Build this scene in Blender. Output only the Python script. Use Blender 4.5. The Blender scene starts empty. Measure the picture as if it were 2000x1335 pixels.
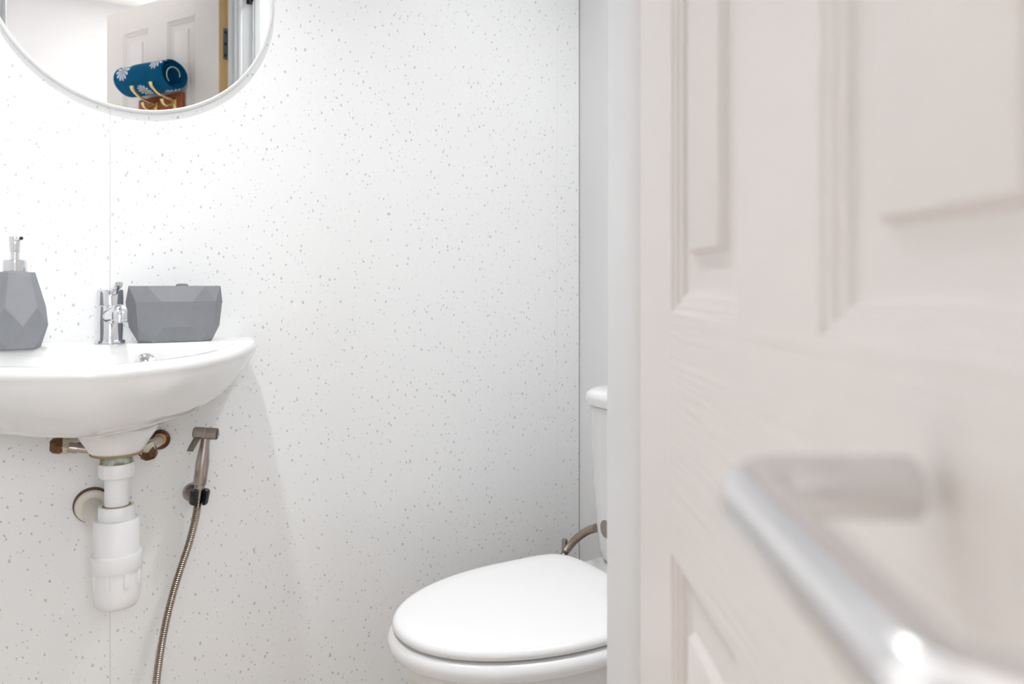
import bpy, bmesh, math, random
from mathutils import Vector, Matrix
random.seed(4)
PI = math.pi
scene = bpy.context.scene
COL = scene.collection

# ------------------------------------------------------------------ camera
F_PX, YAW, CAM_H, HORIZON = 1500.0, math.radians(30.1), 1.0, 554.0
cam_data = bpy.data.cameras.new('camera')
cam_data.sensor_width = 36.0
cam_data.lens = 36.0 * F_PX / 2000.0
cam_data.shift_y = -(667.5 - HORIZON) / 2000.0
cam_data.clip_start = 0.01
cam_data.dof.use_dof = True
cam_data.dof.focus_distance = 1.35
cam_data.dof.aperture_fstop = 5.6
cam = bpy.data.objects.new('camera', cam_data)
cam.location = (0, 0, CAM_H)
cam.rotation_euler = (PI / 2, 0, -YAW)
COL.objects.link(cam)
scene.camera = cam

# ------------------------------------------------------------------ world, exposure
world = bpy.data.worlds.new('world')
scene.world = world
world.use_nodes = True
world.node_tree.nodes['Background'].inputs[0].default_value = (0.9, 0.93, 1.0, 1)
world.node_tree.nodes['Background'].inputs[1].default_value = 0.4
scene.view_settings.view_transform = 'Standard'
scene.view_settings.look = 'None'
scene.view_settings.gamma = 1.0
scene.view_settings.use_curve_mapping = False
scene.view_settings.exposure = 0.1

# strengths of the lamps and added fills built further down
DOWNLIGHT_W = 58.0
HALL_FILL_W = 22.0  # unseen hall ceiling panel, added
FILL_GLOW = 18.0  # glow of the added hall window and door panes

# ------------------------------------------------------------------ pixel helpers (direction only; depth from what is touched)
AX = Vector((math.sin(YAW), math.cos(YAW), 0)); RX = Vector((math.cos(YAW), -math.sin(YAW), 0)); UPV = Vector((0, 0, 1))
CAM = Vector((0, 0, CAM_H))
def ray(x, y): return AX + RX * ((x - 1000) / F_PX) + UPV * ((HORIZON - y) / F_PX)
def onY(x, y, Y): d = ray(x, y); return CAM + d * (Y / d.y)
def onX(x, y, X): d = ray(x, y); return CAM + d * (X / d.x)
def at(D, X, z): return CAM + AX * D + RX * X + UPV * z

# ------------------------------------------------------------------ material helpers
MATS = {}
def mat(name, col, rough=0.5, metal=0.0, coat=0.0, spec=0.5, bump=None, sheen=0.0):
    m = bpy.data.materials.new(name); m.use_nodes = True
    nt = m.node_tree; b = nt.nodes['Principled BSDF']
    b.inputs['Base Color'].default_value = (*col, 1)
    b.inputs['Roughness'].default_value = rough
    b.inputs['Metallic'].default_value = metal
    b.inputs['Coat Weight'].default_value = coat
    b.inputs['Coat Roughness'].default_value = 0.05
    b.inputs['Specular IOR Level'].default_value = spec
    b.inputs['Sheen Weight'].default_value = sheen
    if bump:                                       # (stretch xyz, noise scale, strength, distance)
        st, sc, s, dist = bump
        tc = nt.nodes.new('ShaderNodeTexCoord'); mp = nt.nodes.new('ShaderNodeMapping')
        mp.inputs['Scale'].default_value = st
        no = nt.nodes.new('ShaderNodeTexNoise'); no.inputs['Scale'].default_value = sc
        no.inputs['Detail'].default_value = 4
        bp = nt.nodes.new('ShaderNodeBump'); bp.inputs['Strength'].default_value = s; bp.inputs['Distance'].default_value = dist
        nt.links.new(tc.outputs['Object'], mp.inputs[0]); nt.links.new(mp.outputs[0], no.inputs['Vector'])
        nt.links.new(no.outputs['Fac'], bp.inputs['Height']); nt.links.new(bp.outputs[0], b.inputs['Normal'])
    MATS[name] = m
    return m
class NT:
    """tiny node-building helper"""
    def __init__(s, m): s.nt = m.node_tree; s.bsdf = s.nt.nodes['Principled BSDF']
    def n(s, t, **kw):
        nd = s.nt.nodes.new(t)
        for k, v in kw.items(): setattr(nd, k, v)
        return nd
    def l(s, a, b): s.nt.links.new(a, b)
    def math(s, op, a, b=None, clamp=False):
        nd = s.n('ShaderNodeMath', operation=op); nd.use_clamp = clamp
        for i, v in enumerate((a, b)):
            if v is None: continue
            if isinstance(v, (int, float)): nd.inputs[i].default_value = v
            else: s.l(v, nd.inputs[i])
        return nd.outputs[0]
    def mix(s, fac, a, b):
        nd = s.n('ShaderNodeMix', data_type='RGBA')
        if isinstance(fac, (int, float)): nd.inputs[0].default_value = fac
        else: s.l(fac, nd.inputs[0])
        for i, v in ((6, a), (7, b)):
            if isinstance(v, tuple): nd.inputs[i].default_value = (*v, 1)
            else: s.l(v, nd.inputs[i])
        return nd.outputs[2]

mat('porcelain', (0.80, 0.80, 0.795), 0.09, coat=0.3)
mat('seat_plastic', (0.83, 0.83, 0.83), 0.16)
mat('paint_wall', (0.90, 0.905, 0.91), 0.5)
mat('hall_paint', (0.70, 0.70, 0.71), 0.7)
mat('ceiling_paint', (0.91, 0.91, 0.91), 0.8)
mat('gloss_trim', (0.84, 0.85, 0.86), 0.3)
mat('substrate', (0.30, 0.27, 0.24), 0.9)
mat('chrome', (0.82, 0.83, 0.85), 0.06, metal=1)
mat('mirror_glass', (0.93, 0.94, 0.94), 0.0, metal=1)
mat('mirror_edge', (0.84, 0.85, 0.85), 0.2)
mat('brushed_steel', (0.42, 0.37, 0.335), 0.3, metal=1, bump=((60, 60, 4), 8, 0.15, 0.0005))
mat('hose_steel', (0.40, 0.34, 0.29), 0.32, metal=1)
mat('satin_aluminium', (0.76, 0.75, 0.75), 0.26, metal=1, bump=((1, 1, 1), 300, 0.05, 0.0002))
mat('black_plastic', (0.012, 0.012, 0.013), 0.35)
mat('white_upvc', (0.83, 0.83, 0.835), 0.35)
mat('cream_upvc', (0.72, 0.68, 0.60), 0.4)
mat('hinge_steel', (0.24, 0.26, 0.30), 0.4, metal=0.7)
mat('screw_dark', (0.02, 0.02, 0.03), 0.5)
mat('gold', (0.83, 0.66, 0.34), 0.2, metal=1)
mat('black_metal', (0.015, 0.015, 0.016), 0.25, metal=0.4)
mat('taupe_plastic', (0.27, 0.235, 0.21), 0.5)
mat('sediment', (0.35, 0.25, 0.12), 0.8)
mat('insert_grey', (0.20, 0.205, 0.21), 0.6)
# door paint: embossed wood grain, once along the height, once along the width
mat('door_grain_vertical', (0.85, 0.80, 0.765), 0.42, bump=((220, 220, 7), 1.0, 0.22, 0.0006))
def rail_grain():
    m = mat('door_grain_horizontal', (0.85, 0.80, 0.765), 0.42); k = NT(m)
    tc = k.n('ShaderNodeTexCoord'); mp = k.n('ShaderNodeMapping'); mp.inputs['Scale'].default_value = (6, 6, 190)
    k.l(tc.outputs['Object'], mp.inputs[0])
    wv = k.n('ShaderNodeTexNoise'); wv.inputs['Scale'].default_value = 1.0; wv.inputs['Detail'].default_value = 3; wv.inputs['Distortion'].default_value = 0.8
    k.l(mp.outputs[0], wv.inputs['Vector'])
    bp = k.n('ShaderNodeBump'); bp.inputs['Strength'].default_value = 0.5; bp.inputs['Distance'].default_value = 0.0022
    k.l(wv.outputs['Fac'], bp.inputs['Height']); k.l(bp.outputs[0], k.bsdf.inputs['Normal'])
rail_grain()
def panel_mat():
    m = mat('flecked_panel', (0.86, 0.865, 0.865), 0.30, spec=0.4); k = NT(m)
    tc = k.n('ShaderNodeTexCoord')
    base = (0.86, 0.865, 0.865)
    nz = k.n('ShaderNodeTexNoise'); nz.inputs['Scale'].default_value = 90; k.l(tc.outputs['Object'], nz.inputs['Vector'])
    vm = k.n('ShaderNodeVectorMath', operation='SCALE'); k.l(nz.outputs['Color'], vm.inputs[0]); vm.inputs['Scale'].default_value = 0.006
    va = k.n('ShaderNodeVectorMath', operation='ADD'); k.l(tc.outputs['Object'], va.inputs[0]); k.l(vm.outputs[0], va.inputs[1])
    sp = k.n('ShaderNodeSeparateXYZ'); k.l(va.outputs[0], sp.inputs[0])
    cb = k.n('ShaderNodeCombineXYZ'); k.l(sp.outputs[0], cb.inputs[0]); k.l(sp.outputs[2], cb.inputs[1])
    col = None
    for i, (sc, rot, size, gate, c) in enumerate(((70, 0.5, 0.125, 0.5, (0.40, 0.40, 0.41)), (58, 2.1, 0.12, 0.55, (0.42, 0.41, 0.41)),
                                                  (95, 1.2, 0.12, 0.6, (0.55, 0.55, 0.55)), (52, 0.1, 0.09, 0.75, (0.95, 0.95, 0.95)))):
        mp = k.n('ShaderNodeMapping'); mp.inputs['Rotation'].default_value = (0, 0, rot); mp.inputs['Scale'].default_value = (sc, sc * 0.62, 1)
        mp.inputs['Location'].default_value = (i * 3.1, i * 1.7, 0)
        k.l(cb.outputs[0], mp.inputs[0])
        vo = k.n('ShaderNodeTexVoronoi'); vo.voronoi_dimensions = '2D'; vo.inputs['Scale'].default_value = 1.0
        k.l(mp.outputs[0], vo.inputs['Vector'])
        sc_ = k.n('ShaderNodeSeparateColor'); k.l(vo.outputs['Color'], sc_.inputs[0])
        on = k.math('GREATER_THAN', sc_.outputs[0], gate)
        sz = k.math('MULTIPLY', sc_.outputs[1], size)
        hit = k.math('MULTIPLY', k.math('LESS_THAN', vo.outputs['Distance'], sz), on)
        hit = k.math('MULTIPLY', hit, 0.62)
        col = k.mix(hit, col if col is not None else base, c)
    k.l(col, k.bsdf.inputs['Base Color'])
panel_mat()
def concrete():
    m = mat('grey_concrete', (0.30, 0.305, 0.32), 0.75); k = NT(m)
    tc = k.n('ShaderNodeTexCoord'); no = k.n('ShaderNodeTexNoise'); no.inputs['Scale'].default_value = 45; no.inputs['Detail'].default_value = 6
    k.l(tc.outputs['Object'], no.inputs['Vector'])
    k.l(k.mix(no.outputs['Fac'], (0.225, 0.232, 0.25), (0.275, 0.283, 0.303)), k.bsdf.inputs['Base Color'])
concrete()
def wood(name, c1, c2, scale, rough):
    m = mat(name, c1, rough); k = NT(m)
    tc = k.n('ShaderNodeTexCoord'); mp = k.n('ShaderNodeMapping'); mp.inputs['Scale'].default_value = scale
    k.l(tc.outputs['Object'], mp.inputs[0])
    no = k.n('ShaderNodeTexNoise'); no.inputs['Scale'].default_value = 1; no.inputs['Detail'].default_value = 4; no.inputs['Distortion'].default_value = 0.6
    k.l(mp.outputs[0], no.inputs['Vector'])
    k.l(k.mix(no.outputs['Fac'], c1, c2), k.bsdf.inputs['Base Color'])
wood('raw_pine', (0.84, 0.53, 0.22), (0.92, 0.67, 0.36), (90, 90, 5), 0.6)
wood('mahogany', (0.26, 0.055, 0.015), (0.42, 0.11, 0.03), (6, 60, 90), 0.3)
wood('floor_vinyl', (0.66, 0.57, 0.49), (0.74, 0.645, 0.56), (4, 50, 4), 0.5)
def brass():
    m = mat('tarnished_brass', (0.3, 0.2, 0.1), 0.35, metal=0.8); k = NT(m)
    tc = k.n('ShaderNodeTexCoord'); no = k.n('ShaderNodeTexNoise'); no.inputs['Scale'].default_value = 70; no.inputs['Detail'].default_value = 4
    k.l(tc.outputs['Object'], no.inputs['Vector'])
    k.l(k.mix(no.outputs['Fac'], (0.06, 0.028, 0.015), (0.24, 0.13, 0.06)), k.bsdf.inputs['Base Color'])
    m = mat('verdigris', (0.3, 0.4, 0.3), 0.6); k = NT(m)
    tc = k.n('ShaderNodeTexCoord'); no = k.n('ShaderNodeTexNoise'); no.inputs['Scale'].default_value = 60
    k.l(tc.outputs['Object'], no.inputs['Vector'])
    rp = k.n('ShaderNodeValToRGB'); rp.color_ramp.elements[0].position = .42; rp.color_ramp.elements[1].position = .58
    rp.color_ramp.elements[0].color = (0.26, 0.22, 0.12, 1); rp.color_ramp.elements[1].color = (0.42, 0.55, 0.50, 1)
    k.l(no.outputs['Fac'], rp.inputs[0]); k.l(rp.outputs[0], k.bsdf.inputs['Base Color'])
brass()
mat('pale_hem', (0.62, 0.66, 0.60), 0.9)
mat('nickel_nut', (0.62, 0.56, 0.46), 0.3, metal=0.8)
def emit(name, col, s):
    m = mat(name, col); b = m.node_tree.nodes['Principled BSDF']
    b.inputs['Emission Color'].default_value = (*col, 1); b.inputs['Emission Strength'].default_value = s
emit('lamp_lens', (1.0, 0.98, 0.95), 6.0)
emit('fill_glass', (0.97, 0.985, 1.0), FILL_GLOW)  # glowing pane of the added hall window
emit('dim_fill_glass', (0.95, 0.975, 1.0), FILL_GLOW * 0.04)  # fainter glow for the added door's pane
emit('fill_lens', (1.0, 0.97, 0.93), 4.0)  # diffuser of the added hall panel

# ------------------------------------------------------------------ mesh helpers
def obj(name, bm, m, parent=None, smooth=35, **tags):
    me = bpy.data.meshes.new(name)
    bmesh.ops.recalc_face_normals(bm, faces=bm.faces[:])
    bm.to_mesh(me); bm.free()
    if smooth:
        me.shade_smooth(); me.set_sharp_from_angle(angle=math.radians(smooth))
    me.materials.append(MATS[m])
    o = bpy.data.objects.new(name, me); COL.objects.link(o)
    if parent is not None:
        o.parent = parent
    for k_, v in tags.items(): o[k_] = v
    return o
def thing(name, label, cat, loc=(0, 0, 0), rotz=0.0, group=None):
    o = bpy.data.objects.new(name, None); COL.objects.link(o)
    o.location = loc; o.rotation_euler = (0, 0, rotz); o.empty_display_size = 0.05
    o['label'] = label; o['category'] = cat
    if group: o['group'] = group
    return o
def box(bm, x0, x1, y0, y1, z0, z1, bevel=0.0, seg=2):
    vs = [bm.verts.new((x, y, z)) for x in (x0, x1) for y in (y0, y1) for z in (z0, z1)]
    fs = [bm.faces.new([vs[i] for i in q]) for q in ((0, 1, 3, 2), (4, 6, 7, 5), (0, 4, 5, 1), (2, 3, 7, 6), (0, 2, 6, 4), (1, 5, 7, 3))]
    if bevel:
        bmesh.ops.bevel(bm, geom=list({e for f in fs for e in f.edges}), offset=bevel, segments=seg, profile=0.5, affect='EDGES')
    return bm
def nbox(*a, **k): return box(bmesh.new(), *a, **k)
def loft(rings, cap0=True, cap1=True, bm=None, closed=True):
    bm = bm or bmesh.new()
    R = [[bm.verts.new(p) for p in r] for r in rings]
    n = len(rings[0])
    for a, b in zip(R, R[1:]):
        for i in range(n if closed else n - 1):
            j = (i + 1) % n
            bm.faces.new((a[i], a[j], b[j], b[i]))
    if cap0: bm.faces.new(R[0][::-1])
    if cap1: bm.faces.new(R[-1])
    return bm
def lathe(profile, n=40, axis='Z', origin=(0, 0, 0), bm=None, cap0=True, cap1=True):
    """profile: list of (radius, height)"""
    rings = []
    for r, h in profile:
        r = max(r, 1e-5); ring = []
        for i in range(n):
            t = 2 * PI * i / n; a, b = r * math.cos(t), r * math.sin(t)
            p = {'Z': (a, b, h), 'Y': (a, h, b), 'X': (h, a, b)}[axis]
            ring.append((p[0] + origin[0], p[1] + origin[1], p[2] + origin[2]))
        rings.append(ring)
    return loft(rings, cap0, cap1, bm)
def frame(d):
    d = Vector(d).normalized()
    a = Vector((0, 0, 1)) if abs(d.z) < 0.9 else Vector((1, 0, 0))
    x = a.cross(d).normalized(); return x, d.cross(x).normalized(), d
def shaft(p0, p1, prof, n=32, bm=None):
    """surface of revolution about p0->p1; prof: (fraction along, radius)"""
    p0, p1 = Vector(p0), Vector(p1); x, y, d = frame(p1 - p0); rings = []
    for t, r in prof:
        c = p0.lerp(p1, t)
        rings.append([c + (x * math.cos(2 * PI * i / n) + y * math.sin(2 * PI * i / n)) * max(r, 1e-5) for i in range(n)])
    return loft(rings, bm=bm)
def tube(pts, rad, n=16, bm=None, caps=True):
    pts = [Vector(p) for p in pts]
    rads = rad if isinstance(rad, (list, tuple)) else [rad] * len(pts)
    tang = []
    for i in range(len(pts)):
        tang.append((pts[min(i + 1, len(pts) - 1)] - pts[max(i - 1, 0)]).normalized())
    x, y, _ = frame(tang[0]); rings = []
    for p, t, r in zip(pts, tang, rads):
        x = (x - t * x.dot(t)).normalized(); y = t.cross(x)
        rings.append([p + (x * math.cos(2 * PI * i / n) + y * math.sin(2 * PI * i / n)) * r for i in range(n)])
    return loft(rings, caps, caps, bm)
def fillet(pts, rad, seg=8):
    pts = [Vector(p) for p in pts]; out = [pts[0]]
    for a, b, c in zip(pts, pts[1:], pts[2:]):
        d0, d1 = (a - b).normalized(), (c - b).normalized()
        half = math.acos(max(-1, min(1, d0.dot(d1)))) / 2
        L = rad / math.tan(half)
        cen = b + (d0 + d1).normalized() * (rad / math.sin(half))
        s, e = b + d0 * L - cen, b + d1 * L - cen
        ang = s.angle(e)
        for i in range(seg + 1):
            t = i / seg
            out.append(cen + (s * math.sin((1 - t) * ang) + e * math.sin(t * ang)) / math.sin(ang))
    out.append(pts[-1]); return out
def spline(pts, per=12):
    P = [Vector(p) for p in pts]; P = [P[0] * 2 - P[1]] + P + [P[-1] * 2 - P[-2]]; out = []
    for i in range(1, len(P) - 2):
        for k_ in range(per):
            t = k_ / per; a, b, c, d = P[i - 1], P[i], P[i + 1], P[i + 2]
            out.append(0.5 * ((2 * b) + (c - a) * t + (2 * a - 5 * b + 4 * c - d) * t * t + (3 * b - a - 3 * c + d) * t ** 3))
    out.append(P[-2]); return out
def resample(pts, step):
    out = [pts[0]]; acc = 0.0
    for a, b in zip(pts, pts[1:]):
        L = (b - a).length; pos = step - acc
        while pos <= L:
            out.append(a.lerp(b, pos / L)); pos += step
        acc = (acc + L) % step
    return out
def ribbed(pts, r0, r1, pitch, n=16):
    """metal hose: path with ring ridges"""
    ps = resample(pts, pitch / 4); rr = [(r0, (r0 + r1) / 2, r1, (r0 + r1) / 2)[i % 4] for i in range(len(ps))]
    return tube(ps, rr, n)
def structure(name, bm, m, label, cat, parent=None, smooth=35):
    o = obj(name, bm, m, parent, smooth)
    if parent is None:
        o['kind'] = 'structure'; o['label'] = label; o['category'] = cat
    return o

# ================================================================== SETTING
WALL_Y = 1.556            # face of the flecked wall panels
RIGHT_X = 1.095           # wall behind the cistern
LEFT_X = -0.47
FRONT0, FRONT1 = 0.485, 0.600     # partition with the doorway (hall side, washroom side)
HALL_Y = -1.09
CEIL = 2.36
HALL_X0, HALL_X1 = -1.9, 1.9
JAMB_R, JAMB_L, HEAD_Z = 0.4555, -0.158, 1.972
structure('floor', nbox(HALL_X0 - .1, HALL_X1 + .1, HALL_Y - .1, WALL_Y + .1, -0.05, 0), 'floor_vinyl', 'greige vinyl floor under the toilet and basin', 'floor', smooth=0)
structure('ceiling', nbox(HALL_X0 - .1, HALL_X1 + .1, HALL_Y - .1, WALL_Y + .1, CEIL, CEIL + .05), 'ceiling_paint', 'plain white painted ceiling over washroom and hall', 'ceiling', smooth=0)
wb = structure('wall_back', nbox(LEFT_X, RIGHT_X, WALL_Y + .009, WALL_Y + .1, 0, CEIL), 'substrate', 'white flecked wall panels behind the basin and mirror', 'wall', smooth=0)
j1, j2 = onY(215, 400, WALL_Y).x, onY(1088, 400, WALL_Y).x
for x0, x1 in ((LEFT_X + .002, j1 - .00015), (j1 + .00015, j2 - .0001), (j2 + .0001, RIGHT_X - .0022)):
    obj('wall_panel', nbox(x0, x1, WALL_Y, WALL_Y + .0088, 0.001, CEIL - .001, bevel=.0003, seg=1), 'flecked_panel', wb, smooth=0)
structure('wall_right', nbox(RIGHT_X, RIGHT_X + .1, FRONT1, WALL_Y + .1, 0, CEIL), 'paint_wall', 'plain white wall behind the toilet cistern', 'wall', smooth=0)
structure('wall_left', nbox(LEFT_X - .1, LEFT_X, FRONT1, WALL_Y + .1, 0, CEIL), 'paint_wall', 'plain white washroom wall on the soap dispenser side', 'wall', smooth=0)
bm = bmesh.new()
box(bm, HALL_X0, JAMB_L - .03, FRONT0, FRONT1, 0, CEIL); box(bm, JAMB_R + .03, HALL_X1, FRONT0, FRONT1, 0, CEIL)
box(bm, JAMB_L - .03, JAMB_R + .03, FRONT0, FRONT1, HEAD_Z + .03, CEIL)
structure('wall_front', bm, 'paint_wall', 'white partition wall around the doorway', 'wall', smooth=0)
structure('wall_hall', nbox(HALL_X0, HALL_X1, HALL_Y - .1, HALL_Y, 0, CEIL), 'hall_paint', 'pale grey hall wall seen in the round mirror', 'wall', smooth=0)
structure('wall_hall_left', nbox(HALL_X0 - .1, HALL_X0, HALL_Y - .1, FRONT1, 0, CEIL), 'hall_paint', 'pale grey hall end wall', 'wall', smooth=0)
structure('wall_hall_right', nbox(HALL_X1, HALL_X1 + .1, HALL_Y - .1, FRONT1, 0, CEIL), 'hall_paint', 'pale grey hall end wall beyond the open door', 'wall', smooth=0)
# door lining with stops
lin = thing('trim_1', 'white painted door lining with planted stop strips', 'door frame', (0, 0, 0)); lin['kind'] = 'structure'
for nm, a in (('lining', (JAMB_R, JAMB_R + .03, FRONT0, FRONT1, 0, HEAD_Z + .03)), ('lining', (JAMB_L - .03, JAMB_L, FRONT0, FRONT1, 0, HEAD_Z + .03)),
              ('lining', (JAMB_L, JAMB_R, FRONT0, FRONT1, HEAD_Z, HEAD_Z + .03))):
    obj(nm, nbox(*a, bevel=.0015), 'gloss_trim', lin)
for a in ((JAMB_R - .012, JAMB_R, .532, .565, 0, HEAD_Z - .012), (JAMB_L, JAMB_L + .012, .532, .565, 0, HEAD_Z - .012), (JAMB_L, JAMB_R, .532, .565, HEAD_Z - .012, HEAD_Z)):
    obj('door_stop', nbox(*a, bevel=.0012), 'gloss_trim', lin)
# moulded architrave on both sides of the partition
def architrave(y, sgn):
    prof = [(.006, 0), (.006, .009), (.009, .012), (.014, .012), (.017, .009), (.046, .012), (.049, .017), (.052, .015), (.055, .018), (.070, .018), (.073, .015), (.073, 0)]
    bm = bmesh.new()
    rows = []
    for d, e in prof:
        yy = y + sgn * e
        rows.append([bm.verts.new(p) for p in ((JAMB_L - d, yy, 0), (JAMB_L - d, yy, HEAD_Z + d), (JAMB_R + d, yy, HEAD_Z + d), (JAMB_R + d, yy, 0))])
    for a, b in zip(rows, rows[1:]):
        for i in range(3): bm.faces.new((a[i], a[i + 1], b[i + 1], b[i]))
    return bm
structure('trim_2', architrave(FRONT1, 1), 'gloss_trim', 'white moulded architrave on the washroom side of the doorway', 'architrave', smooth=25)
structure('trim_3', architrave(FRONT0, -1), 'gloss_trim', 'white moulded architrave on the hall side of the doorway', 'architrave', smooth=25)

# glazed door added as a fill: only its frame edge shows in the mirror
t4 = thing('trim_4', 'white moulded architrave on the hall wall seen at the mirror edge', 'architrave', (0, 0, 0)); t4['kind'] = 'structure'
for x0, x1, e in ((-.215, -.198, .020), (-.236, -.2155, .014), (-.262, -.2365, .017), (-.272, -.2625, .010)):
    obj('moulding', nbox(x0, x1, HALL_Y + .0005, HALL_Y + e, 0, 2.06, bevel=.002), 'gloss_trim', t4)
d2 = thing('fill_door', 'invented white glazed door with a glowing pane as hall fill', 'door', (-.63, HALL_Y, 0)); d2['kind'] = 'structure'
for a in ((-.354, -.27, .006, 1.99), (.27, .354, .006, 1.99), (-.27, .27, .006, .22), (-.27, .27, 1.88, 1.99)):
    obj('sash', nbox(a[0], a[1], .0005, .022, a[2], a[3], bevel=.002), 'gloss_trim', d2)
obj('pane', nbox(-.27, .27, .002, .010, .22, 1.88), 'dim_fill_glass', d2, 0, label='frosted pane glowing faintly as added fill')
# invented hall window facing the doorway: its pane glows to fill the washroom
WX0, WX1, WZ0, WZ1 = -.12, .44, 1.02, 1.78
w1 = thing('fill_window', 'invented frosted hall window that lights the washroom through the doorway', 'window', (0, HALL_Y, 0)); w1['kind'] = 'structure'
for a in ((WX0 - .04, WX0, WZ0 - .04, WZ1 + .03), (WX1, WX1 + .04, WZ0 - .04, WZ1 + .03), (WX0, WX1, WZ0 - .04, WZ0), (WX0, WX1, WZ1, WZ1 + .03)):
    obj('fill_frame', nbox(a[0], a[1], .0005, .024, a[2], a[3], bevel=.002), 'gloss_trim', w1)
obj('fill_pane', nbox(WX0, WX1, .002, .010, WZ0, WZ1), 'fill_glass', w1, 0, label='invented frosted pane glowing as fill')

# ================================================================== LAMPS
def downlight(x, y, label, beam, share):
    t = thing('ceiling_downlight', label, 'light', (x, y, CEIL), 0, 'ceiling downlights')
    obj('bezel', lathe([(.032, -.001), (.034, -.006), (.044, -.005), (.046, -.0005), (.032, -.0002)], 40, cap0=False, cap1=False), 'chrome', t)
    obj('lens', lathe([(.0315, -.004), (.0315, -.001)], 32), 'lamp_lens', t)
    d = bpy.data.lights.new('downlight_lamp', 'SPOT'); d.energy = DOWNLIGHT_W * share; d.color = (0.985, 0.99, 1.0); d.shadow_soft_size = 0.035
    d.spot_size = math.radians(beam); d.spot_blend = 1.0
    o = bpy.data.objects.new('lamp', d); COL.objects.link(o); o.parent = t; o.location = (0, 0, -.045)
downlight(0.0, 1.13, 'recessed round downlight in the ceiling above the basin', 92, 0.86)
downlight(0.90, 0.80, 'recessed round downlight in the ceiling near the cistern wall', 116, 0.72)
t = thing('hall_fill_panel', 'invented flat white panel on the hall ceiling as fill light', 'light', (0.95, -0.45, CEIL))  # unseen panel added to light the hall
obj('panel_frame', nbox(-.31, .31, -.31, .31, -.02, 0, bevel=.003), 'gloss_trim', t)
obj('diffuser', nbox(-.295, .295, -.295, .295, -.023, -.019), 'fill_lens', t)
d = bpy.data.lights.new('hall_fill_lamp', 'AREA'); d.shape = 'SQUARE'; d.size = 0.58; d.energy = HALL_FILL_W; d.color = (1.0, 0.955, 0.90)
o = bpy.data.objects.new('lamp', d); COL.objects.link(o); o.parent = t; o.location = (0, 0, -.028)

# ================================================================== DOOR
HX, HY = 0.4199, 0.5077
DDIR = Vector((-0.4875, -0.8731, 0)).normalized()
D_ANG = math.atan2(DDIR.y, DDIR.x)
door = thing('door_1', 'white four-panel grained door standing open with lever handle', 'door', (HX, HY, 0), D_ANG); door['kind'] = 'structure'
DM = Matrix.Translation((HX, HY, 0)) @ Matrix.Rotation(D_ANG, 4, 'Z'); DMI = DM.inverted()
TH = 0.038
XS = (0.0, 0.116, 0.263, 0.363, 0.510, 0.605); ZS = (0.006, 0.20, 0.8134, 0.9807, 1.88, 1.965)
B = .0004
for x0, x1 in ((XS[0], XS[1]), (XS[4], XS[5])):
    obj('stile', nbox(x0, x1, 0, TH, ZS[0], ZS[5], bevel=B, seg=1), 'door_grain_vertical', door, smooth=0)
for z0, z1 in ((ZS[0], ZS[1]), (ZS[2], ZS[3]), (ZS[4], ZS[5])):
    obj('rail', nbox(XS[1], XS[4], 0, TH, z0, z1), 'door_grain_horizontal', door, smooth=0)
for z0, z1 in ((ZS[1], ZS[2]), (ZS[3], ZS[4])):
    obj('muntin', nbox(XS[2], XS[3], 0, TH, z0, z1), 'door_grain_vertical', door, smooth=0)
PROF = [(0, 0), (.0012, .0022), (.005, .0026), (.0062, .0048), (.0105, .0054), (.012, .0082), (.016, .0098), (.018, .0102), (.038, .0072), (.0405, .0022), (.042, .0016)]
for x0, x1 in ((XS[1], XS[2]), (XS[3], XS[4])):
    for z0, z1 in ((ZS[1], ZS[2]), (ZS[3], ZS[4])):
        bm = bmesh.new()
        for base, s in ((0, 1), (TH, -1)):
            rows = [[bm.verts.new((x, base + s * d, z)) for x, z in ((x0 + i, z0 + i), (x1 - i, z0 + i), (x1 - i, z1 - i), (x0 + i, z1 - i))] for i, d in PROF]
            for a, b in zip(rows, rows[1:]):
                for i in range(4): bm.faces.new((a[i], a[(i + 1) % 4], b[(i + 1) % 4], b[i]))
            bm.faces.new(rows[-1])
        obj('door_panel', bm, 'door_grain_vertical', door, smooth=22)
# bare timber on the hinge edge, hinge leaf and screws
obj('hinge_edge', nbox(-.0016, -.0001, .0005, TH - .0005, ZS[0], ZS[5]), 'raw_pine', door, smooth=0, label='unpainted pine edge')
for hz in (0.22, 1.772):
    hg = obj('hinge', nbox(-.0032, -.0014, .016, TH + .001, hz - .05, hz + .05, bevel=.0004, seg=1), 'hinge_steel', door, label='grey steel butt hinge')
    bm = lathe([(.005, hz - .05), (.005, hz + .05)], 16, 'Z', (-.004, TH + .005, 0))
    obj('hinge_knuckle', bm, 'hinge_steel', hg)
    for dz in (-.037, 0, .037):
        obj('screw', lathe([(.0045, -.0036), (.0045, -.0030)], 16, 'X', (0, .0235, hz + dz)), 'screw_dark', hg)
# lever handle, return-to-door
LV = [at(.112, .114, -.0635), at(.112, .0655, -.0635), at(.208, .0618, -.0548), at(.206, .1065, -.0548)]
LVl = [DMI @ p for p in LV]
path = fillet(LVl, .0115, 10)
rad = [.0085] * len(path)
e = (path[-1] - path[-2]).normalized()
path += [path[-1] + e * .0012, path[-1] + e * .0018]; rad += [.0078, .006]
lev = obj('lever_handle', tube(path, rad, 32), 'satin_aluminium', door, 40, label='satin aluminium lever handle')
r0 = LVl[0]
obj('rose', lathe([(.0255, -.0002), (.0255, -.007), (.0235, -.009), (.009, -.009)], 48, 'Y', (r0.x, 0, r0.z)), 'satin_aluminium', lev)

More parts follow.
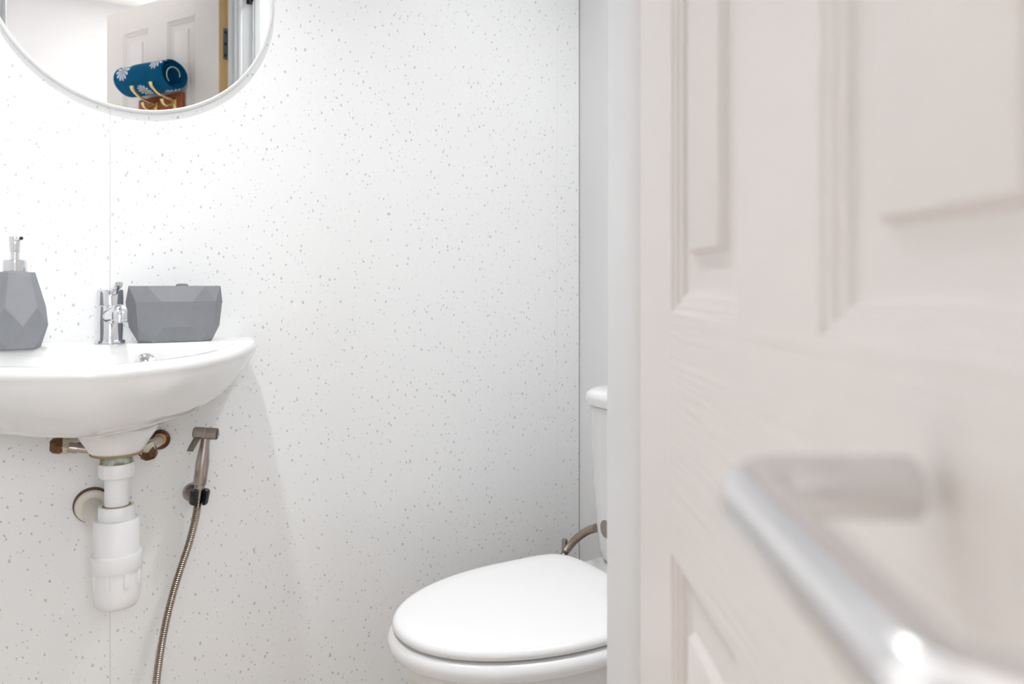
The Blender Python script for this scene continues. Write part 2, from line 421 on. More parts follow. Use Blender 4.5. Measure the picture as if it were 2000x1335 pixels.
# ================================================================== BASIN
CU, AA, BB, V0, NN = 0.025, 0.287, 0.365, 1.515, 1.6
def basin_outline():
    out = []
    for i in range(241):
        t = PI * i / 240; c, s = math.cos(t), math.sin(t)
        out.append((CU + AA * math.copysign(abs(c) ** (2 / NN), c), V0 - BB * abs(s) ** (2 / NN)))
    for i in range(1, 31):                     # back corners to the wall
        t = PI / 2 * i / 30; out.append((CU - AA + .045 * (1 - math.cos(t)), V0 + (WALL_Y - V0) * math.sin(t)))
    for i in range(0, 30):
        t = PI / 2 * (1 - i / 30); out.append((CU + AA - .045 * (1 - math.cos(t)), V0 + (WALL_Y - V0) * math.sin(t)))
    return out
BO = basin_outline(); BC = (CU + .015, 1.36); NB = 144
def polar(poly, c, n):
    res = []
    for i in range(n):
        a = 2 * PI * i / n; dx, dy = math.cos(a), math.sin(a); best = 0
        for (x0, y0), (x1, y1) in zip(poly, poly[1:] + poly[:1]):
            ex, ey = x1 - x0, y1 - y0; den = dx * ey - dy * ex
            if abs(den) < 1e-12: continue
            t = ((x0 - c[0]) * ey - (y0 - c[1]) * ex) / den; u = ((x0 - c[0]) * dy - (y0 - c[1]) * dx) / den
            if -1e-9 <= u <= 1 + 1e-9 and t > best: best = t
        res.append(best)
    return res
BR = polar(BO, BC, NB)
def drop(y): t = max(0.0, min(1.0, (1.47 - y) / .26)); return .0090 * t * t * (3 - 2 * t)     # the rim dips towards the front
def oring(s, z, inset=0.0, rr=BR):
    cx, cy = BC; out = []
    for i in range(NB):
        a = 2 * PI * i / NB; R = max(rr[i] * s - inset, .001)
        x, dy = cx + R * math.cos(a), R * math.sin(a)
        if dy > 0 and rr is BR and .4 < s < 1: dy = rr[i] * math.sin(a) * (1 - (1 - s) * .12)   # underside runs back to the wall
        y = min(cy + dy, WALL_Y - .0005)
        out.append((x, y, z - drop(y) * max(0.0, min(1.0, (z - .80) / .07))))
    return out
_in = []
for i in range(NB):
    a = 2 * PI * i / NB; r_ = BR[i] - .036
    if math.sin(a) > .02: r_ = (r_ ** -5 + (.068 / math.sin(a)) ** -5) ** (-1 / 5)
    _in.append(r_)
for _ in range(3): _in = [(_in[i - 1] + 2 * _in[i] + _in[(i + 1) % NB]) / 4 for i in range(NB)]
INNER = _in
def iring(s, z, dx=0, dy=0): return [(x + dx, y + dy, z) for x, y, z in oring(s, z, rr=INNER)]
def blend(a, b, t): return [tuple(p + (q - p) * t for p, q in zip(u, v)) for u, v in zip(a, b)]
BOSS = (0.068, 1.36)
def circ(r, z, c=BOSS): return [(c[0] + r * math.cos(2 * PI * i / NB), c[1] + r * math.sin(2 * PI * i / NB), z) for i in range(NB)]
rings = [circ(.030, .7335), circ(.036, .734), circ(.040, .740), circ(.047, .752), circ(.058, .768), blend(circ(.075, .7745), oring(.35, .7745), .5),
         oring(.42, .777), oring(.55, .783), oring(.68, .795), oring(.79, .812), oring(.88, .833), oring(.945, .856), oring(.985, .874),
         oring(1, .8815, .0015), oring(1, .8835), oring(1, .889), oring(1, .8945, .003), oring(1, .898, .007), oring(1, .8995, .013)]
deck_top = [(x, y, z) for x, y, z in oring(1.0, .8992, -.012, rr=INNER)]
rings += [blend(oring(1, .8995, .02), deck_top, .25), blend(oring(1, .8995, .02), deck_top, .7), deck_top, oring(1, .8975, -.005, rr=INNER), iring(1.0, .893), iring(.97, .880), iring(.92, .855), iring(.82, .825, .004, .004),
          iring(.62, .803, .012, .012), iring(.35, .794, .016, .022), iring(.12, .792, .018, .026)]
basin = thing('wash_basin', 'white ceramic wall-hung wash basin below the round mirror', 'basin', (CU, WALL_Y, .72))
def place(o, t):                                # mesh built in world coordinates, kept there under its thing
    o.matrix_parent_inverse = Matrix.Translation(-Vector(t.location)); return o
place(obj('bowl', loft(rings), 'porcelain', basin, 60), basin)
oc = Vector((.113, 1.405, .868)); od = Vector((-.05, -1, .30)).normalized()
place(obj('overflow_cover', shaft(oc - od * .006, oc + od * .009, [(0, .017), (.45, .0175), (.62, .0165), (.8, .012), (.93, .006), (1, .0005)]), 'chrome', basin, label='chrome overflow cap'), basin)
place(obj('waste_washer', lathe([(.030, .7325), (.0375, .7325), (.0385, .7345), (.037, .7365), (.030, .7365)], 40, 'Z', (*BOSS, 0)), 'sediment', basin, label='stained brown washer'), basin)

# ------------------------------------------------------------------ tap
TX, TY, TZ = 0.0640, 1.476, .8994
tap = thing('basin_tap', 'chrome single-lever mixer tap on the basin deck', 'tap', (TX, TY, TZ))
obj('base_ring', lathe([(.0245, 0), (.0247, .003), (.0235, .0055), (.021, .006)], 48), 'chrome', tap)
obj('tap_body', lathe([(.0205, .005), (.0205, .0625), (.0198, .0635)], 48), 'chrome', tap)
cap = obj('cap', lathe([(.0198, .0642), (.0207, .065), (.0207, .0885), (.0198, .0905), (.010, .0915), (.0005, .0918)], 48), 'chrome', tap)
sd = Vector((.12, -1, 0)).normalized()
obj('spout', shaft(Vector((0, 0, .045)) + sd * .008, Vector((0, 0, .0575)) + sd * .092, [(0, .0145), (.5, .013), (.9, .0118), (.97, .0105), (1, .006)]), 'chrome', tap)
ac = Vector((0, 0, .0565)) + sd * .084
aer = obj('aerator', lathe([(.0095, -.019), (.0118, -.0185), (.0118, -.0145), (.0128, -.0135), (.0128, -.002), (.0115, 0)], 40, 'Z', ac), 'chrome', tap)
lp = [Vector((0, 0, .084)) + sd * .010, Vector((0, 0, .088)) + sd * .030, Vector((0, 0, .0945)) + sd * .055, Vector((0, 0, .1005)) + sd * .078]
lp = spline(lp, 6); sx = Vector((-sd.y, sd.x, 0)); ring_l = []
for i, p in enumerate(lp):
    w = .0075 - .002 * i / len(lp); hgt = .006 - .003 * i / len(lp)
    ring_l.append([p + sx * (w * math.copysign(abs(math.cos(t)) ** .5, math.cos(t))) + UPV * (hgt * math.copysign(abs(math.sin(t)) ** .5, math.sin(t))) for t in [2 * PI * j / 20 for j in range(20)]])
obj('lever', loft(ring_l), 'chrome', cap)

# ------------------------------------------------------------------ soap dispenser (faceted)
sp = thing('soap_dispenser', 'grey faceted soap dispenser with chrome pump on the basin', 'soap dispenser', (-.0705, 1.435, .8994))
def hexring(r, z, off): return [(r * math.cos(off + PI / 3 * i), r * math.sin(off + PI / 3 * i), z) for i in range(6)]
fa = math.radians(-90 + 30.1 - 33 - 13.7 - 27.5 + 30)
S = .803e-3
bm = bmesh.new()
rg = [[bm.verts.new(p) for p in hexring(45 * S, 0, fa)], [bm.verts.new(p) for p in hexring(58 * S, .036, fa + PI / 6)], [bm.verts.new(p) for p in hexring(54 * S, .064, fa)], [bm.verts.new(p) for p in hexring(35 * S, .1190, fa)]]
for i in range(6):
    j = (i + 1) % 6
    bm.faces.new((rg[0][j], rg[1][j], rg[2][j], rg[1][i]))                 # kite
    bm.faces.new((rg[0][i], rg[0][j], rg[1][i]))                            # lower triangle
    bm.faces.new((rg[2][i], rg[1][i], rg[2][j], rg[3][j], rg[3][i]))        # tall upper facet
bm.faces.new(rg[0][::-1]); bm.faces.new(rg[3])
bmesh.ops.bevel(bm, geom=bm.edges[:], offset=.0007, segments=1, affect='EDGES')
obj('bottle', bm, 'grey_concrete', sp, 0)
pm = obj('pump_collar', lathe([(.0163, .1188), (.0165, .1195), (.0165, .1370), (.0155, .138), (.006, .138)], 40), 'chrome', sp)
obj('pump_stem', lathe([(.0058, .137), (.0058, .155)], 24), 'chrome', sp)
ph = obj('pump_head', lathe([(.0064, .150), (.0068, .152), (.0085, .1735), (.0083, .1745), (.003, .1755), (.0004, .1756)], 32), 'chrome', sp)
nd = Vector((.42, -1, 0)).normalized()
nz = obj('nozzle', tube(spline([nd * .002 + UPV * .167, nd * .014 + UPV * .1705, nd * .024 + UPV * .1712], 6), .0032, 16), 'chrome', ph)
nt_ = nd * .0240 + UPV * .1712
obj('nozzle_tip', shaft(nt_, nt_ + nd * .002, [(0, .0026), (1, .0022)], 16), 'black_plastic', ph)

# ------------------------------------------------------------------ toothbrush holder (faceted planter shape)
tb = thing('toothbrush_holder', 'wide grey faceted toothbrush holder beside the tap', 'toothbrush holder', (.1650, 1.466, .8994), math.radians(-3))
def hring(hx, hy, z, st):
    """10 corner ring of a squashed oblong, stagger st shifts corners half a step"""
    base = [(-.62, -1), (0.02, -1), (.64, -1), (1, -.42), (1, .42), (.64, 1), (0.02, 1), (-.62, 1), (-1, .42), (-1, -.42)]
    if st: base = [((a[0] + b[0]) / 2 * 1.06, (a[1] + b[1]) / 2 * 1.04) for a, b in zip(base, base[1:] + base[:1])]
    return [(hx * a, hy * b, z) for a, b in base]
bm = bmesh.new()
hr = [[bm.verts.new(p) for p in hring(.0590, .025, 0, 0)], [bm.verts.new(p) for p in hring(.0690, .0318, .026, 1)], [bm.verts.new(p) for p in hring(.0735, .0365, .070, 1)], [bm.verts.new(p) for p in hring(.0735, .0305, .0970, 0)]]
n = 10
for i in range(n):
    j = (i + 1) % n; p = (i - 1) % n
    bm.faces.new((hr[0][i], hr[0][j], hr[1][i])); bm.faces.new((hr[1][p], hr[0][i], hr[1][i]))
    bm.faces.new((hr[1][p], hr[1][i], hr[2][i], hr[2][p]))
    bm.faces.new((hr[3][i], hr[2][i], hr[3][j])); bm.faces.new((hr[2][p], hr[2][i], hr[3][i]))
bm.faces.new(hr[0][::-1])
inn = [[bm.verts.new((v.co.x * .94, v.co.y * .86, z)) for v in hr[3]] for z in (.0970, .0950)]
for a, b in ((hr[3], inn[0]), (inn[0], inn[1])):
    for i in range(n): bm.faces.new((a[i], a[(i + 1) % n], b[(i + 1) % n], b[i]))
bm.faces.new(inn[1])
obj('holder_body', bm, 'grey_concrete', tb, 0)
obj('inner_cup', lathe([(.0105, .0951), (.0105, .0965), (.0095, .1000), (.006, .1011), (.0005, .1013)], 32, 'Z', (.012, .012, 0)), 'insert_grey', tb)

# ------------------------------------------------------------------ bottle trap under the basin
tr = thing('bottle_trap', 'white plastic bottle trap with waste pipe under the basin', 'trap', (*BOSS, .49))
Q = -.49
def tl(prof, n=40): return lathe([(r, z + Q) for r, z in prof], n)
obj('waste_tail', tl([(.0235, .735), (.0235, .722), (.0225, .716), (.0225, .712)]), 'verdigris', tr, label='green corroded brass waste tail')
def nut(r, z0, z1, n=12):
    """knurled plastic nut with flats"""
    prof = [(r * .94, z0), (r, z0 + .003), (r, z1 - .003), (r * .95, z1)]; rings_ = []
    for rr, z in prof:
        rings_.append([(rr * (1 - .025 * (i % 4 == 0)) * math.cos(2 * PI * i / 48), rr * (1 - .025 * (i % 4 == 0)) * math.sin(2 * PI * i / 48), z + Q) for i in range(48)])
    return loft(rings_)
obj('union_nut', nut(.0262, .697, .7185), 'white_upvc', tr)
obj('inlet_pipe', tl([(.0174, .70), (.0174, .632)]), 'white_upvc', tr)
obj('sediment_ring', tl([(.0174, .6505), (.0212, .6505), (.0212, .6515), (.0174, .6525)]), 'sediment', tr, label='rust brown stain ring')
obj('union_nut', nut(.0265, .626, .6515), 'white_upvc', tr)
obj('trap_body', tl([(.026, .6315), (.0315, .631), (.0332, .627), (.0332, .572)]), 'white_upvc', tr, 40)
obj('trap_collar', tl([(.0335, .5785), (.0368, .5775), (.0372, .575), (.0372, .554), (.036, .5515), (.033, .551)]), 'white_upvc', tr, 40)
cup = obj('trap_cup', tl([(.0335, .556), (.034, .545), (.0338, .512), (.0325, .502), (.028, .4945), (.020, .4912), (.0005, .4908)]), 'white_upvc', tr, 50)
for i in range(8):
    a = 2 * PI * i / 8 + .35; c, s = math.cos(a), math.sin(a); bm = nbox(.030, .0362, -.0035, .0035, .528 + Q, .553 + Q, bevel=.0012)
    bmesh.ops.rotate(bm, verts=bm.verts, cent=(0, 0, 0), matrix=Matrix.Rotation(a, 3, 'Z'))
    obj('grip_rib', bm, 'white_upvc', cup)
wf = onY(181, 988, WALL_Y - .012); wl = wf - Vector((*BOSS, .49))
op = [Vector((-.008, .012, .607 + Q)), Vector((-.016, .06, .606 + Q)), Vector((wl.x + .002, wl.y - .07, wl.z + .001)), Vector((wl.x, wl.y + .008, wl.z))]
obj('outlet_pipe', tube(spline(op, 8), .0165, 32), 'cream_upvc', tr)
fl = obj('wall_flange', lathe([(.0165, -.007), (.0262, -.006), (.0285, -.001), (.0285, .0118), (.016, .0118)], 48, 'Y', wl), 'cream_upvc', tr, label='cream wall flange')
obj('flange_ring', lathe([(.0285, .000), (.0300, .002), (.0312, .0118), (.0285, .0118)], 48, 'Y', wl), 'tarnished_brass', fl)

# ------------------------------------------------------------------ supply valves
def hexprism(p0, p1, r, bm=None): return shaft(p0, p1, [(0, r * .94), (.12, r), (.88, r), (1, r * .94)], 6, bm)
vY = 1.46
sv = thing('isolation_valve', 'tarnished brass valve with long grey stem under the basin', 'valve', onY(140, 868, vY), 0, 'supply valves under the basin')
L0 = Vector(sv.location)
def vp(x, y, dy=0.0): return onY(x, y, vY + dy) - L0
obj('valve_end', shaft(vp(97, 871), vp(122, 869), [(0, .008), (.25, .0125), (.8, .0145), (1, .0135)], 8), 'tarnished_brass', sv)
obj('hex_nut', hexprism(vp(118, 870), vp(134, 871), .0135), 'nickel_nut', sv)
obj('stem', shaft(vp(130, 873), vp(190, 879), [(0, .0075), (.1, .0085), (.35, .0085), (.36, .0068), (1, .0068)], 20), 'brushed_steel', sv)
obj('elbow', tube(spline([vp(124, 866), vp(138, 857, .02), vp(155, 853, .045), vp(160, 850, WALL_Y - vY - .001)], 8), [.0085] * 25, 20), 'nickel_nut', sv)
obj('wall_collar', shaft(onY(160, 852, WALL_Y - .014) - L0, onY(160, 852, WALL_Y - .0006) - L0, [(0, .010), (.3, .0165), (1, .0175)], 32), 'tarnished_brass', sv)
sv2 = thing('isolation_valve', 'tarnished brass angled elbow valve under the basin near the spray gun', 'valve', onY(292, 875, vY), 0, 'supply valves under the basin')
L0 = Vector(sv2.location)
obj('valve_end', shaft(vp(288, 873), vp(293, 896), [(0, .0125), (.3, .0145), (.75, .0135), (1, .009)], 8), 'tarnished_brass', sv2)
obj('hex_nut', hexprism(vp(283, 866), vp(289, 881), .0145), 'nickel_nut', sv2)
obj('stem', shaft(vp(268, 884), vp(290, 869), [(0, .0075), (1, .0085)], 20), 'tarnished_brass', sv2)
obj('elbow', tube(spline([vp(288, 870), vp(300, 866, .02), vp(308, 862, .05), vp(310, 858, WALL_Y - vY - .001)], 8), [.009] * 25, 20), 'nickel_nut', sv2)
obj('wall_collar', shaft(onY(312, 858, WALL_Y - .016) - L0, onY(312, 858, WALL_Y - .0006) - L0, [(0, .011), (.3, .0175), (1, .0185)], 32), 'tarnished_brass', sv2)

# ------------------------------------------------------------------ bidet spray gun with hose, and its wall holder
gY = 1.508
bs = thing('bidet_sprayer', 'brushed steel bidet spray gun with ribbed hose hanging on the wall', 'spray gun', onY(388, 968, gY))
L0 = Vector(bs.location)
def gp(x, y, dy=0.0): return onY(x, y, gY + dy) - L0
h0, h1 = gp(378, 844, .004), gp(424, 847, -.012)
hd = obj('spray_head', shaft(h0, h1, [(0, .0085), (.05, .0105), (.52, .0108), (.54, .0100), (.57, .0108), (1, .0106)], 32), 'brushed_steel', bs)
hdir = (h1 - h0).normalized()
obj('spray_face', shaft(h1 - hdir * .002, h1 + hdir * .0012, [(0, .0096), (.9, .0096), (1, .009)], 32), 'black_plastic', hd, label='black nozzle face')
h2, h3 = gp(402, 852), gp(390, 946)
obj('spray_handle', shaft(h2, h3, [(0, .0080), (.15, .0082), (.4, .0105), (.55, .0118), (.98, .0116), (1, .0105)], 32), 'brushed_steel', bs)
h4 = gp(387, 972)
obj('hose_connector', shaft(h3, h4, [(0, .0092), (.35, .0088), (.4, .0070), (1, .0068)], 24), 'brushed_steel', bs)
tg = [gp(386, 855, -.004), gp(381, 862, -.006), gp(375, 873, -.007), gp(371, 881, -.007)]
ring_l = []
for i, p in enumerate(spline(tg, 5)):
    w = .0070 - .001 * (i / 15)
    ring_l.append([p + Vector((.0018 * math.cos(t) + .75 * w * math.sin(t), -.8 * w * math.sin(t), 0)) for t in [2 * PI * j / 16 for j in range(16)]])
obj('trigger', loft(ring_l), 'brushed_steel', bs)
hp = [gp(387, 970), gp(384, 1000, .006), gp(377, 1032, .010), gp(367, 1068, .012), gp(352, 1112, .012), gp(338, 1158, .010), gp(325, 1210, .006), gp(314, 1268, 0), gp(305, 1335, -.004),
      gp(300, 1410, -.004), gp(303, 1490, .0), gp(318, 1560, .02)]
obj('hose', ribbed(spline(hp, 10), .0054, .0070, .0036, 18), 'hose_steel', bs, 60, label='ribbed steel hose')
sh = thing('spray_holder', 'round steel wall bracket with black cup holding the spray gun', 'holder', (*onY(376, 960, WALL_Y).xy, onY(376, 960, WALL_Y).z))
L0 = Vector(sh.location)
obj('wall_plate', lathe([(.0005, -.006), (.015, -.006), (.0172, -.004), (.0178, -.0005), (.0005, -.0005)], 40, 'Y', (0, 0, 0)), 'brushed_steel', sh)
hc = onY(389, 969, gY) - L0
obj('bracket_arm', shaft((0.001, -.003, 0), hc + Vector((-.006, .012, 0)), [(0, .0075), (1, .0075)], 20), 'black_plastic', sh)
bm = bmesh.new()                                     # open cup: a C-ring round the connector
ax = (h3 - h4).normalized(); cx_, cy_, _ = frame(ax)
segs = 36; rings = []
front = Vector((0.15, -1, 0)).normalized(); fa0 = math.atan2(front.dot(cy_), front.dot(cx_))
for i in range(segs + 1):
    a = fa0 + math.radians(24) + (2 * PI - math.radians(48)) * i / segs
    dr = cx_ * math.cos(a) + cy_ * math.sin(a)
    rings.append([hc + dr * rr + ax * hh for rr, hh in ((.0100, .0125), (.0165, .0125), (.0180, .010), (.0165, -.011), (.0145, -.0135), (.0088, -.0135))])
obj('holder_cup', loft(rings, bm=bm), 'black_plastic', sh, 50)
# small floor-level outlet feeding the hose (below the picture)
hv = thing('hose_outlet', 'small chrome wall outlet feeding the spray hose', 'valve', (*onY(318, 1560, gY + .02).xy, onY(318, 1560, gY + .02).z))
L0 = Vector(hv.location)
obj('outlet_body', shaft((.0, WALL_Y - L0.y - .0006, -.012), (0, .004, -.012), [(0, .022), (.15, .021), (.16, .0095), (.95, .0095), (1, .008)], 32), 'chrome', hv)
obj('outlet_spigot', shaft((0, .010, -.014), (0, .002, .004), [(0, .009), (1, .0085)], 24), 'chrome', hv)

# ================================================================== TOILET
AXV = 1.158
toilet = thing('toilet', 'white close-coupled toilet with closed lid beside the open door', 'toilet', (.80, AXV, 0))
NTL = 120
def toil(s=0.0, x_front=.0, back=None):
    """plan outline of seat/lid about the world axis, grown outward by s"""
    cx = .742; out = []
    for i in range(NTL):
        a = 2 * PI * i / NTL; c, si = math.cos(a), math.sin(a)
        if c < 0: rx, n_ = .282 + s, 2.05
        else: rx, n_ = .163 + s, 5.5
        ry = .1855 + s
        n2 = n_
        out.append((cx + rx * math.copysign(abs(c) ** (2 / n2), c), AXV + ry * math.copysign(abs(si) ** (2 / n2), si)))
    return out
def tring(s, z, k=1.0, cx=.742):
    return [(cx + (x - cx) * k - .80, (y - AXV) * k, z) for x, y in toil(s)]
obj('lid', loft([tring(-.012, .4285), tring(-.003, .429), tring(0, .432), tring(0, .437), tring(-.0025, .4415), tring(-.007, .4443), tring(-.014, .4458), tring(0, .4468, .80), tring(0, .4472, .45), tring(0, .4473, .1)]), 'seat_plastic', toilet, 50)
obj('seat', loft([tring(-.02, .396), tring(0, .396), tring(.005, .399), tring(.008, .405), tring(.008, .413), tring(.005, .420), tring(-.001, .4245), tring(-.010, .4265), tring(-.03, .4268)]), 'seat_plastic', toilet, 50)
for s in (-1, 1):
    obj('seat_hinge', shaft((.092, s * .075 - .015, .436), (.092, s * .075 + .015, .436), [(0, .006), (.1, .0075), (.9, .0075), (1, .006)], 20), 'seat_plastic', toilet)
def pring(k, z, dx=0, ky=None):
    return [(.742 + (x - .742) * k - .80 + dx, (y - AXV) * (ky or k), z) for x, y in toil(0)]
obj('pan', loft([pring(.66, 0, .05, .60), pring(.655, .02, .05, .595), pring(.60, .06, .055, .55), pring(.59, .14, .055, .54), pring(.66, .20, .045, .62), pring(.80, .27, .025, .78), pring(.90, .33, .008, .90), pring(.945, .37, 0, .945), pring(.955, .385), pring(.945, .3945)]), 'porcelain', toilet, 50)
bm = nbox(.06, RIGHT_X - .80 - .004, -.155, .155, .20, .432, bevel=.03, seg=5)
obj('pan_deck', bm, 'porcelain', toilet, 50)
def rrect(x0, x1, hw, r, z, n=14, rb=.012):
    """plan ring: rounded front corners (low x), tight rear corners"""
    out = []
    for cx, cy, rr, a0 in ((x1 - rb, hw - rb, rb, 0), (x0 + r, hw - r, r, 90), (x0 + r, -hw + r, r, 180), (x1 - rb, -hw + rb, rb, 270)):
        for i in range(n + 1):
            a = math.radians(a0 + 90 * i / n); out.append((cx + rr * math.cos(a), cy + rr * math.sin(a), z))
    return out
XB = RIGHT_X - .80 - .003
obj('cistern', loft([rrect(.150, XB, .150, .07, .434), rrect(.142, XB, .156, .075, .442), rrect(.136, XB, .158, .078, .46), rrect(.124, XB, .164, .082, .60), rrect(.118, XB, .168, .085, .752)]), 'porcelain', toilet, 50)
clid = obj('cistern_lid', loft([rrect(.116, XB, .170, .085, .753), rrect(.110, XB, .174, .088, .757), rrect(.109, XB, .175, .089, .768), rrect(.111, XB, .173, .088, .777), rrect(.118, XB, .166, .085, .783), rrect(.130, XB - .01, .155, .08, .786), rrect(.20, XB - .05, .09, .04, .788)]), 'porcelain', toilet, 50)
obj('flush_button', lathe([(.020, .787), (.020, .791), (.018, .7925), (.0005, .7925)], 32, 'Z', (.205, 0, 0)), 'chrome', toilet)
hc2 = Vector((.1318, 1.232 - AXV, .511))
obj('side_cap', lathe([(.0175, .003), (.0175, -.0022), (.0160, -.003), (.0005, -.003)], 40, 'X', hc2), 'taupe_plastic', toilet, label='round taupe cap')
# flexible hose from stop valve to cistern
vs = onY(1103, 1060, WALL_Y - .030)
sv3 = thing('stop_valve', 'small chrome stop valve behind the toilet lid', 'valve', (vs.x, vs.y, vs.z - .03))
obj('valve_stem', lathe([(.0076, -.028), (.0072, .037), (.0060, .0395), (.0005, .040)], 24), 'brushed_steel', sv3)
obj('valve_body', shaft((0, WALL_Y - vs.y - .0006, -.024), (0, -.006, -.024), [(0, .020), (.12, .019), (.13, .010), (1, .009)], 28), 'chrome', sv3)
hose_pts = [onY(1100, 1085, WALL_Y - .034), onY(1107, 1074, WALL_Y - .036), onY(1122, 1055, WALL_Y - .06), onY(1138, 1042, WALL_Y - .11), onY(1152, 1034, 1.40), onY(1166, 1030, 1.332)]
ch = ribbed(spline(hose_pts, 10), .0074, .0092, .0050, 18)
fo = obj('flexible_hose', ch, 'hose_steel', None, 60)
fo['label'] = 'ribbed steel flexible hose running to the toilet cistern'; fo['category'] = 'hose'

# ================================================================== MIRROR
mc = Vector((.1133, WALL_Y, 1.551)); MR = .2335
mi = thing('round_mirror', 'large round mirror with thin pale rim above the basin', 'mirror', mc)
obj('mirror_glass', lathe([(MR, -.0030), (MR, -.0052)], 160, 'Y'), 'mirror_glass', mi, 30)
obj('mirror_rim', lathe([(MR, -.0005), (MR, -.0060), (MR + .0015, -.0068), (MR + .0050, -.0060), (MR + .0062, -.0045), (MR + .0062, -.0005)], 160, 'Y', cap0=False, cap1=False), 'mirror_edge', mi, 40)

# ================================================================== HOOK RACK AND TOWEL ON THE DOOR
RZ = 1.590
rk = thing('hook_rack', 'small mahogany board with brass coat hooks on the door', 'hook rack', DM @ Vector((.280, 0, RZ)), D_ANG)
obj('board', nbox(-.115, .115, -.0170, -.0005, -.045, .042, bevel=.004, seg=3), 'mahogany', rk)
for sx_ in (-.085, .09):
    obj('screw', lathe([(.0035, -.0185), (.0035, -.0165)], 16, 'Y', (sx_, 0, .022)), 'nickel_nut', rk)
def hook(x):
    hk = obj('hook', nbox(x - .008, x + .008, -.0200, -.0165, -.016, .026, bevel=.0015), 'gold', rk, label='polished brass double hook')
    up = spline([(x, -.018, .016), (x, -.045, .018), (x, -.076, .026), (x, -.100, .044), (x, -.105, .058)], 8)
    obj('hook_arm', tube(up, [.0042 + .0038 * max(0, (i - 20) / 12) for i in range(len(up))], 14), 'gold', hk)
    lo = spline([(x, -.018, .014), (x, -.030, .002), (x, -.046, -.006), (x, -.060, -.002), (x, -.066, .012)], 8)
    obj('hook_arm', tube(lo, [.0045 + .0025 * max(0, (i - 24) / 8) for i in range(len(lo))], 14), 'gold', hk)
hook(.015); hook(-.085)

def towel_mat():
    m = mat('daisy_towel', (0.003, 0.095, 0.21), 0.9, spec=0.1); k = NT(m)
    uv = k.n('ShaderNodeUVMap'); sep = k.n('ShaderNodeSeparateXYZ'); k.l(uv.outputs[0], sep.inputs[0])
    no = k.n('ShaderNodeTexNoise'); no.inputs['Scale'].default_value = 30; k.l(uv.outputs[0], no.inputs['Vector'])
    col = k.mix(no.outputs['Fac'], (0.002, 0.080, 0.18), (0.004, 0.115, 0.25))
    petals = None; hearts = None
    for fu, fv, R, npet in FLOWERS:
        dx = k.math('SUBTRACT', sep.outputs[0], fu); dy = k.math('SUBTRACT', sep.outputs[1], fv)
        r = k.math('SQRT', k.math('ADD', k.math('MULTIPLY', dx, dx), k.math('MULTIPLY', dy, dy)))
        a = k.math('ARCTAN2', dy, dx)
        w = k.math('ABSOLUTE', k.math('SINE', k.math('MULTIPLY', a, npet / 2)))
        lim = k.math('MULTIPLY', k.math('POWER', w, 0.35), R)
        m1 = k.math('MULTIPLY', k.math('LESS_THAN', r, lim), k.math('GREATER_THAN', w, k.math('SUBTRACT', 0.75, k.math('MULTIPLY', r, 12))))
        m2 = k.math('LESS_THAN', r, R * .16)
        petals = m1 if petals is None else k.math('MAXIMUM', petals, m1)
        hearts = m2 if hearts is None else k.math('MAXIMUM', hearts, m2)
    col = k.mix(petals, col, (0.72, 0.74, 0.82)); col = k.mix(hearts, col, (0.55, 0.42, 0.10))
    k.l(col, k.bsdf.inputs['Base Color'])
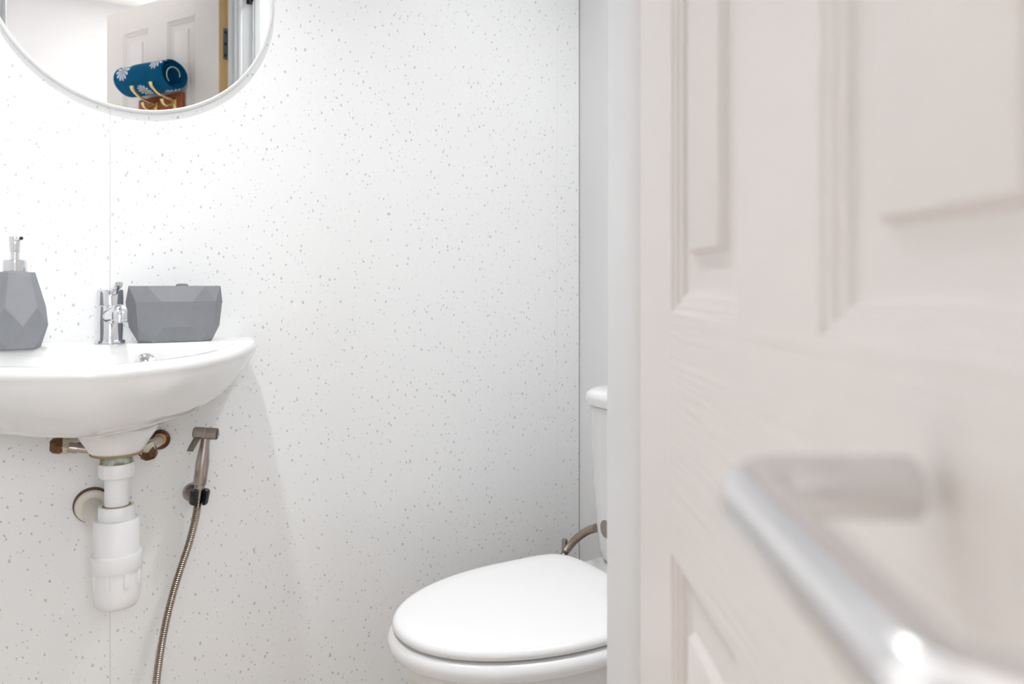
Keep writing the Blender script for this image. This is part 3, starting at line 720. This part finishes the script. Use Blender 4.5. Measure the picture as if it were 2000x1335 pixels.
# uv: u metres along the roll, v metres around it (0 = facing away from the door, + towards the top)
FLOWERS = [(.074, .024, .036, 13), (-.092, .046, .036, 13), (.0, -.062, .030, 13), (.02, .13, .036, 13), (-.10, -.10, .03, 13)]
towel_mat()
def towel():
    L, n, per = .130, 40, 72
    bm = bmesh.new(); uvl = bm.loops.layers.uv.new('UVMap')
    def R(a, x):
        sq = 1 + .05 * math.cos(2 * (a - .5)) + .015 * math.sin(9 * x + 3 * a) + .012 * math.sin(40 * x + a)
        return .0500 * sq
    rows = []
    for i in range(n + 1):
        x = -L + 2 * L * i / n; row = []
        edge = min(i, n - i); rs = 1 - .10 * max(0, (2 - edge) / 2) ** 2
        for j in range(per + 1):
            a = -PI + 2 * PI * j / per; r = R(a, x) * rs
            row.append((x, -math.cos(a) * r, math.sin(a) * r, a))
        rows.append(row)
    V = [[bm.verts.new(p[:3]) for p in row[:-1]] for row in rows]
    for i in range(n):
        for j in range(per):
            j2 = (j + 1) % per
            f = bm.faces.new((V[i][j], V[i + 1][j], V[i + 1][j2], V[i][j2]))
            for lp_, (ii, jj) in zip(f.loops, ((i, j), (i + 1, j), (i + 1, j + 1), (i, j + 1))):
                lp_[uvl].uv = (rows[ii][jj][0], rows[ii][jj][3] * .050)
    # rolled ends: a spiral step of cloth layers
    for i, sgn in ((0, -1), (n, 1)):
        prev = V[i]
        for q in range(1, 9):
            sc_ = 1 - q * .115
            dep = (.010 if q % 2 else 0.0) + .004 * q
            ring_ = []
            for j in range(per):
                p = rows[i][j]
                ring_.append(bm.verts.new((p[0] - sgn * (dep + .006 * math.sin(p[3] + q)), p[1] * sc_, p[2] * sc_)))
            for j in range(per):
                f = bm.faces.new((prev[j], prev[(j + 1) % per], ring_[(j + 1) % per], ring_[j]))
                for lp_ in f.loops: lp_[uvl].uv = (2 + lp_.vert.co.y, 2 + lp_.vert.co.z)
            prev = ring_
        f = bm.faces.new(prev)
        for lp_ in f.loops: lp_[uvl].uv = (2, 2)
    return bm
tw = obj('rolled_towel', towel(), 'daisy_towel', None, 60)
tw.matrix_world = DM @ Matrix.Translation((.272, -.0555, RZ + .0895)) @ Matrix.Rotation(math.radians(-2), 4, 'Y')
arc = [Vector((-.127, -.028 * math.cos(t) * (1 - .10 * t), .028 * math.sin(t) * (1 - .10 * t))) for t in [-.9 + 4.2 * q / 30 for q in range(31)]]
obj('hem', tube(arc, .0016, 10), 'pale_hem', tw)
tw['label'] = 'rolled teal towel with white daisies resting on the brass hooks'; tw['category'] = 'towel'

# small black hook on the architrave
bh = thing('black_hook', 'small black hook on the doorway architrave in the mirror', 'hook', (.494, FRONT1 + .0118, 1.893))
obj('hook_plate', nbox(-.009, .009, -.0010, .004, -.020, .045, bevel=.0015), 'black_metal', bh)
obj('hook_arm', tube(spline([(0, .002, .0), (0, .018, -.018), (0, .034, -.022), (0, .046, -.012), (0, .049, .004)], 8), .0045, 14), 'black_metal', bh)
